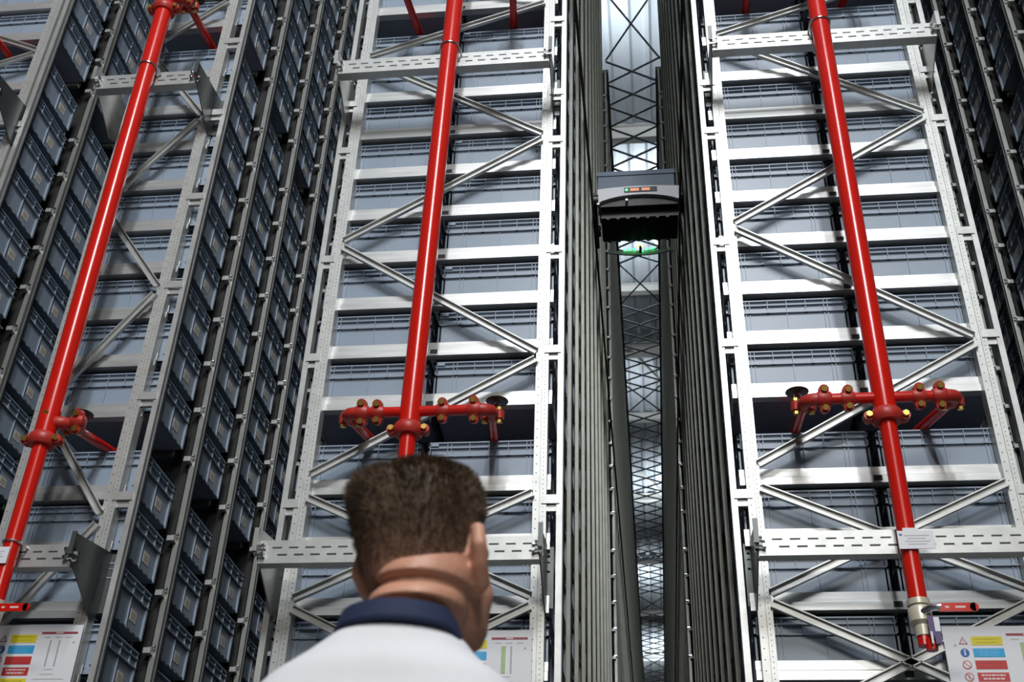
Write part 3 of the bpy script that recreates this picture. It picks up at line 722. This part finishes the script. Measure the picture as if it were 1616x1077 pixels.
# torso, arms with hands, legs: hidden by clothes or below the picture, but there
TXc, TYc = HX-.034, HY-.030
def tz(h): return h*(HZ+ZC+.035)/1.65-ZC
tor = [(.86,.165,.115),(.95,.170,.120),(1.05,.165,.120),(1.15,.170,.125),(1.25,.185,.125),(1.33,.195,.120),(1.38,.190,.110),(1.42,.150,.095),(1.45,.095,.080)]
SH = tz(1.375)
def torso_rings(g=0., z1=9): return [((TXc,TYc+.0,tz(z)), ax+g, ay+g, None, 2.4) for z, ax, ay in tor if z <= z1]
loft(b, torso_rings(), 'skin')
ARM = {}
for s in (-1, 1):
    a = [Vector((TXc+s*.175,TYc,SH-.03)), Vector((TXc+s*.225,TYc-.01,SH-.12)), Vector((TXc+s*.245,TYc-.02,SH-.30)), Vector((TXc+s*.25,TYc+.02,SH-.43)), Vector((TXc+s*.235,TYc+.07,SH-.55)), Vector((TXc+s*.23,TYc+.09,SH-.60))]
    ARM[s] = a; b.tube(a, [.055,.052,.044,.038,.029,.027], 'skin', 14)
    w = a[-1]; d = Vector((0,.25,-1)).normalized()
    b.tube([w, w+d*.03, w+d*.07, w+d*.095], [.026,.034,.036,.030], 'skin', 12)
    for i, (off, ln) in enumerate(((-.027,.070),(-.009,.080),(.009,.075),(.026,.058))):
        p0 = w+d*.085+Vector((0,off,0)); p1 = p0+Vector((-s*.004,.004,-ln*.45)); p2 = p1+Vector((-s*.014,.0,-ln*.32)); p3 = p2+Vector((-s*.018,0,-ln*.2))
        b.tube([p0,p1,p2,p3], [.010,.009,.0082,.0065], 'skin', 8)
    t0 = w+d*.035+Vector((-s*.005,.028,0)); b.tube([t0, t0+Vector((-s*.008,.022,-.028)), t0+Vector((-s*.014,.028,-.055))], [.013,.011,.008], 'skin', 8)
LEG = {}
for s in (-1, 1):
    a = [Vector((TXc+s*.09,TYc,tz(.90))), Vector((TXc+s*.10,TYc,tz(.70))), Vector((TXc+s*.105,TYc+.015,tz(.48))), Vector((TXc+s*.11,TYc,tz(.30))), Vector((TXc+s*.11,TYc-.01,tz(.09)))]
    LEG[s] = a; b.tube(a, [.092,.080,.058,.055,.038], 'skin', 14); b.tube([a[-1], a[-1]+Vector((0,.02,-.04)), a[-1]+Vector((0,.12,-.055))], [.036,.036,.026], 'skin', 12)
def remesh(o, vox, sm=6):
    m = o.modifiers.new('fuse', 'REMESH'); m.mode = 'VOXEL'; m.voxel_size = vox; m.use_smooth_shade = True
    s = o.modifiers.new('soften', 'SMOOTH'); s.factor = .5; s.iterations = sm
person = thing('person', 'man seen from behind in white polo shirt with navy collar, looking up at the racks', 'person', (TXc, TYc, FLOOR))
body = b.build('body', person, smooth=True); remesh(body, .004, 3)
# hair: a cropped cap, squared off on top, faded at the nape
b = MB()
HR = [(-.036,-.020,.062,.074,2.2),(-.018,-.014,.0735,.089,2.3),(.0,-.010,.0775,.094,2.4),(.03,-.008,.0825,.101,2.6),(.065,-.008,.086,.104,2.8),(.095,-.008,.087,.103,2.9),(.118,-.010,.083,.098,2.9),(.132,-.012,.072,.086,2.7),(.138,-.012,.050,.062,2.4)]
n = 48; vs = []; fs = []
rings = headrings(HR)
for ri, (c, ax, ay, q, e) in enumerate(rings):
    for k in range(n):
        a = 2*pi*k/n; ca, sa = cos(a), sin(a)
        front = max(0, sa)                     # the cap stops at the forehead: pull it inside the skull in front below the hairline
        z = HR[ri][0]; pull = 1.0
        f = max(0, min(1, (sa+.22)/.6)); f = f*f*(3-2*f)
        if z < .06: pull = max(.80, 1-(.06-z)*3.2*f)
        jit = 1+random.uniform(-.008,.008)
        v = Vector((ax*math.copysign(abs(ca)**(2/e), ca), ay*math.copysign(abs(sa)**(2/e), sa), 0))*pull*jit
        vs.append(Vector(c)+(q @ v))
for i in range(len(rings)-1):
    for k in range(n): fs.append((i*n+k, i*n+(k+1)%n, (i+1)*n+(k+1)%n, (i+1)*n+k))
fs.append(tuple(range(n))[::-1]); fs.append(tuple(range((len(rings)-1)*n, len(rings)*n)))
b.add(vs, fs, 'hair')
cen = hp(0,-.01,.04)
for i in range(9000):                          # short bristles over the cap
    ri = random.randrange(2, len(rings)-1); k = random.randrange(n); u = random.random(); w2 = random.random()
    r2 = min(ri+1, len(rings)-1); k2 = (k+1) % n
    p = (vs[ri*n+k]*(1-w2)+vs[ri*n+k2]*w2)*(1-u)+(vs[r2*n+k]*(1-w2)+vs[r2*n+k2]*w2)*u
    zl = HR[ri][0]
    if zl < .06 and sin(2*pi*k/n) > -.1: continue
    d = (p-cen).normalized(); d = (d+Vector((random.uniform(-.4,.4),random.uniform(-.4,.4),random.uniform(-.2,.5)))).normalized()
    l = .004+.007*max(0, min(1, (zl-.0)/.12)); s1 = d.orthogonal().normalized()*.0009
    o = len(b.v); b.v += [tuple(p-s1), tuple(p+s1), tuple(p+d*l)]; b.f.append((o,o+1,o+2)); b.m.append(0)
hair = b.build('hair', person)
# polo shirt
b = MB()
sh_r = [((TXc,TYc,tz(z)), ax+.016, ay+.016, None, 2.4) for z, ax, ay in [t for t in tor if t[0] >= .95 and t[0] <= 1.38]]
sh_r += [((TXc,TYc,tz(1.415)), .186, .112, None, 2.2), ((TXc+.002,TYc+.002,tz(1.450)), .158, .108, None, 2.1), ((TXc+.004,TYc+.004,tz(1.480)), .114, .096, None, 2.0), ((TXc+.012,TYc+.006,tz(1.506)), .085, .089, None, 2.0)]
loft(b, sh_r, 'shirt', 40)
for s in (-1, 1):
    a = ARM[s]; b.tube([a[0]+Vector((-s*.06,0,.02)), a[0]+Vector((-s*.0,0,.006)), a[1], a[1]+(a[2]-a[1])*.75], [.060,.070,.073,.070], 'shirt', 20)
shirt = b.build('shirt', person, smooth=True); remesh(shirt, .007, 6)
# collar: a folded band, high at the nape and open at the throat
b = MB(); n = 40; rows = [(.083,.086,1.496),(.079,.083,1.528),(.082,.086,1.532),(.088,.093,1.512),(.091,.096,1.502)]
vs = []
for (rx, ry, z) in rows:
    for k in range(n+1):
        a = R(84)+R(324)*k/n; dip = .055*max(0, sin(a+R(24))+.25)**1.5
        vs.append((TXc+.013+rx*cos(a), TYc+.004+ry*sin(a)+.006*(1.53-z)*0, tz(z)-dip))
fs = []
for i in range(len(rows)-1):
    for k in range(n): fs.append((i*(n+1)+k, i*(n+1)+k+1, (i+1)*(n+1)+k+1, (i+1)*(n+1)+k))
b.add(vs, fs, 'navy'); co = b.build('collar', person, smooth=True)
so = co.modifiers.new('thick', 'SOLIDIFY'); so.thickness = .003
b = MB()
hip = [((TXc,TYc,tz(.80)),.172,.128,None,2.4),((TXc,TYc,tz(.88)),.180,.130,None,2.4),((TXc,TYc,tz(1.0)),.176,.128,None,2.4)]
loft(b, hip, 'trouser')
for s in (-1, 1):
    a = LEG[s]; b.tube([a[0]+Vector((0,0,-.02)), a[1], a[2], a[3], a[4]+Vector((0,0,.01))], [.100,.094,.078,.074,.068], 'trouser', 18)
tr = b.build('trousers', person, smooth=True); remesh(tr, .009, 5)
for s in (-1, 1):
    a = LEG[s][-1]; b = MB()
    loft(b, [((a.x,a.y+.06,FLOOR),.047,.135,None,2.4),((a.x,a.y+.06,FLOOR+.03),.050,.138,None,2.4),((a.x,a.y+.05,FLOOR+.06),.045,.115,None,2.2),((a.x,a.y,FLOOR+.10),.043,.055,None,2)], 'shoe', 24)
    b.build('shoe', person, smooth=True)

# ---------------------------------------------------------------- camera, world, view
cam = bpy.data.cameras.new('camera'); co = bpy.data.objects.new('camera', cam); C.objects.link(co)
co.matrix_world = Matrix(((cR.x,cU.x,-cf.x,CAM.x),(cR.y,cU.y,-cf.y,CAM.y),(cR.z,cU.z,-cf.z,CAM.z),(0,0,0,1)))
cam.sensor_width = 36; cam.lens = FPX*36/1616; cam.clip_start = .05; cam.clip_end = 200
cam.dof.use_dof = True; cam.dof.focus_distance = 7.2; cam.dof.aperture_fstop = 6.3
sc = bpy.context.scene; sc.camera = co
w = bpy.data.worlds.new('world'); sc.world = w; w.use_nodes = True
w.node_tree.nodes['Background'].inputs[0].default_value = (.5,.55,.6,1); w.node_tree.nodes['Background'].inputs[1].default_value = .3
sc.view_settings.view_transform = 'Standard'; sc.view_settings.look = 'None'; sc.view_settings.gamma = 1; sc.view_settings.use_curve_mapping = False
sc.view_settings.exposure = -.43
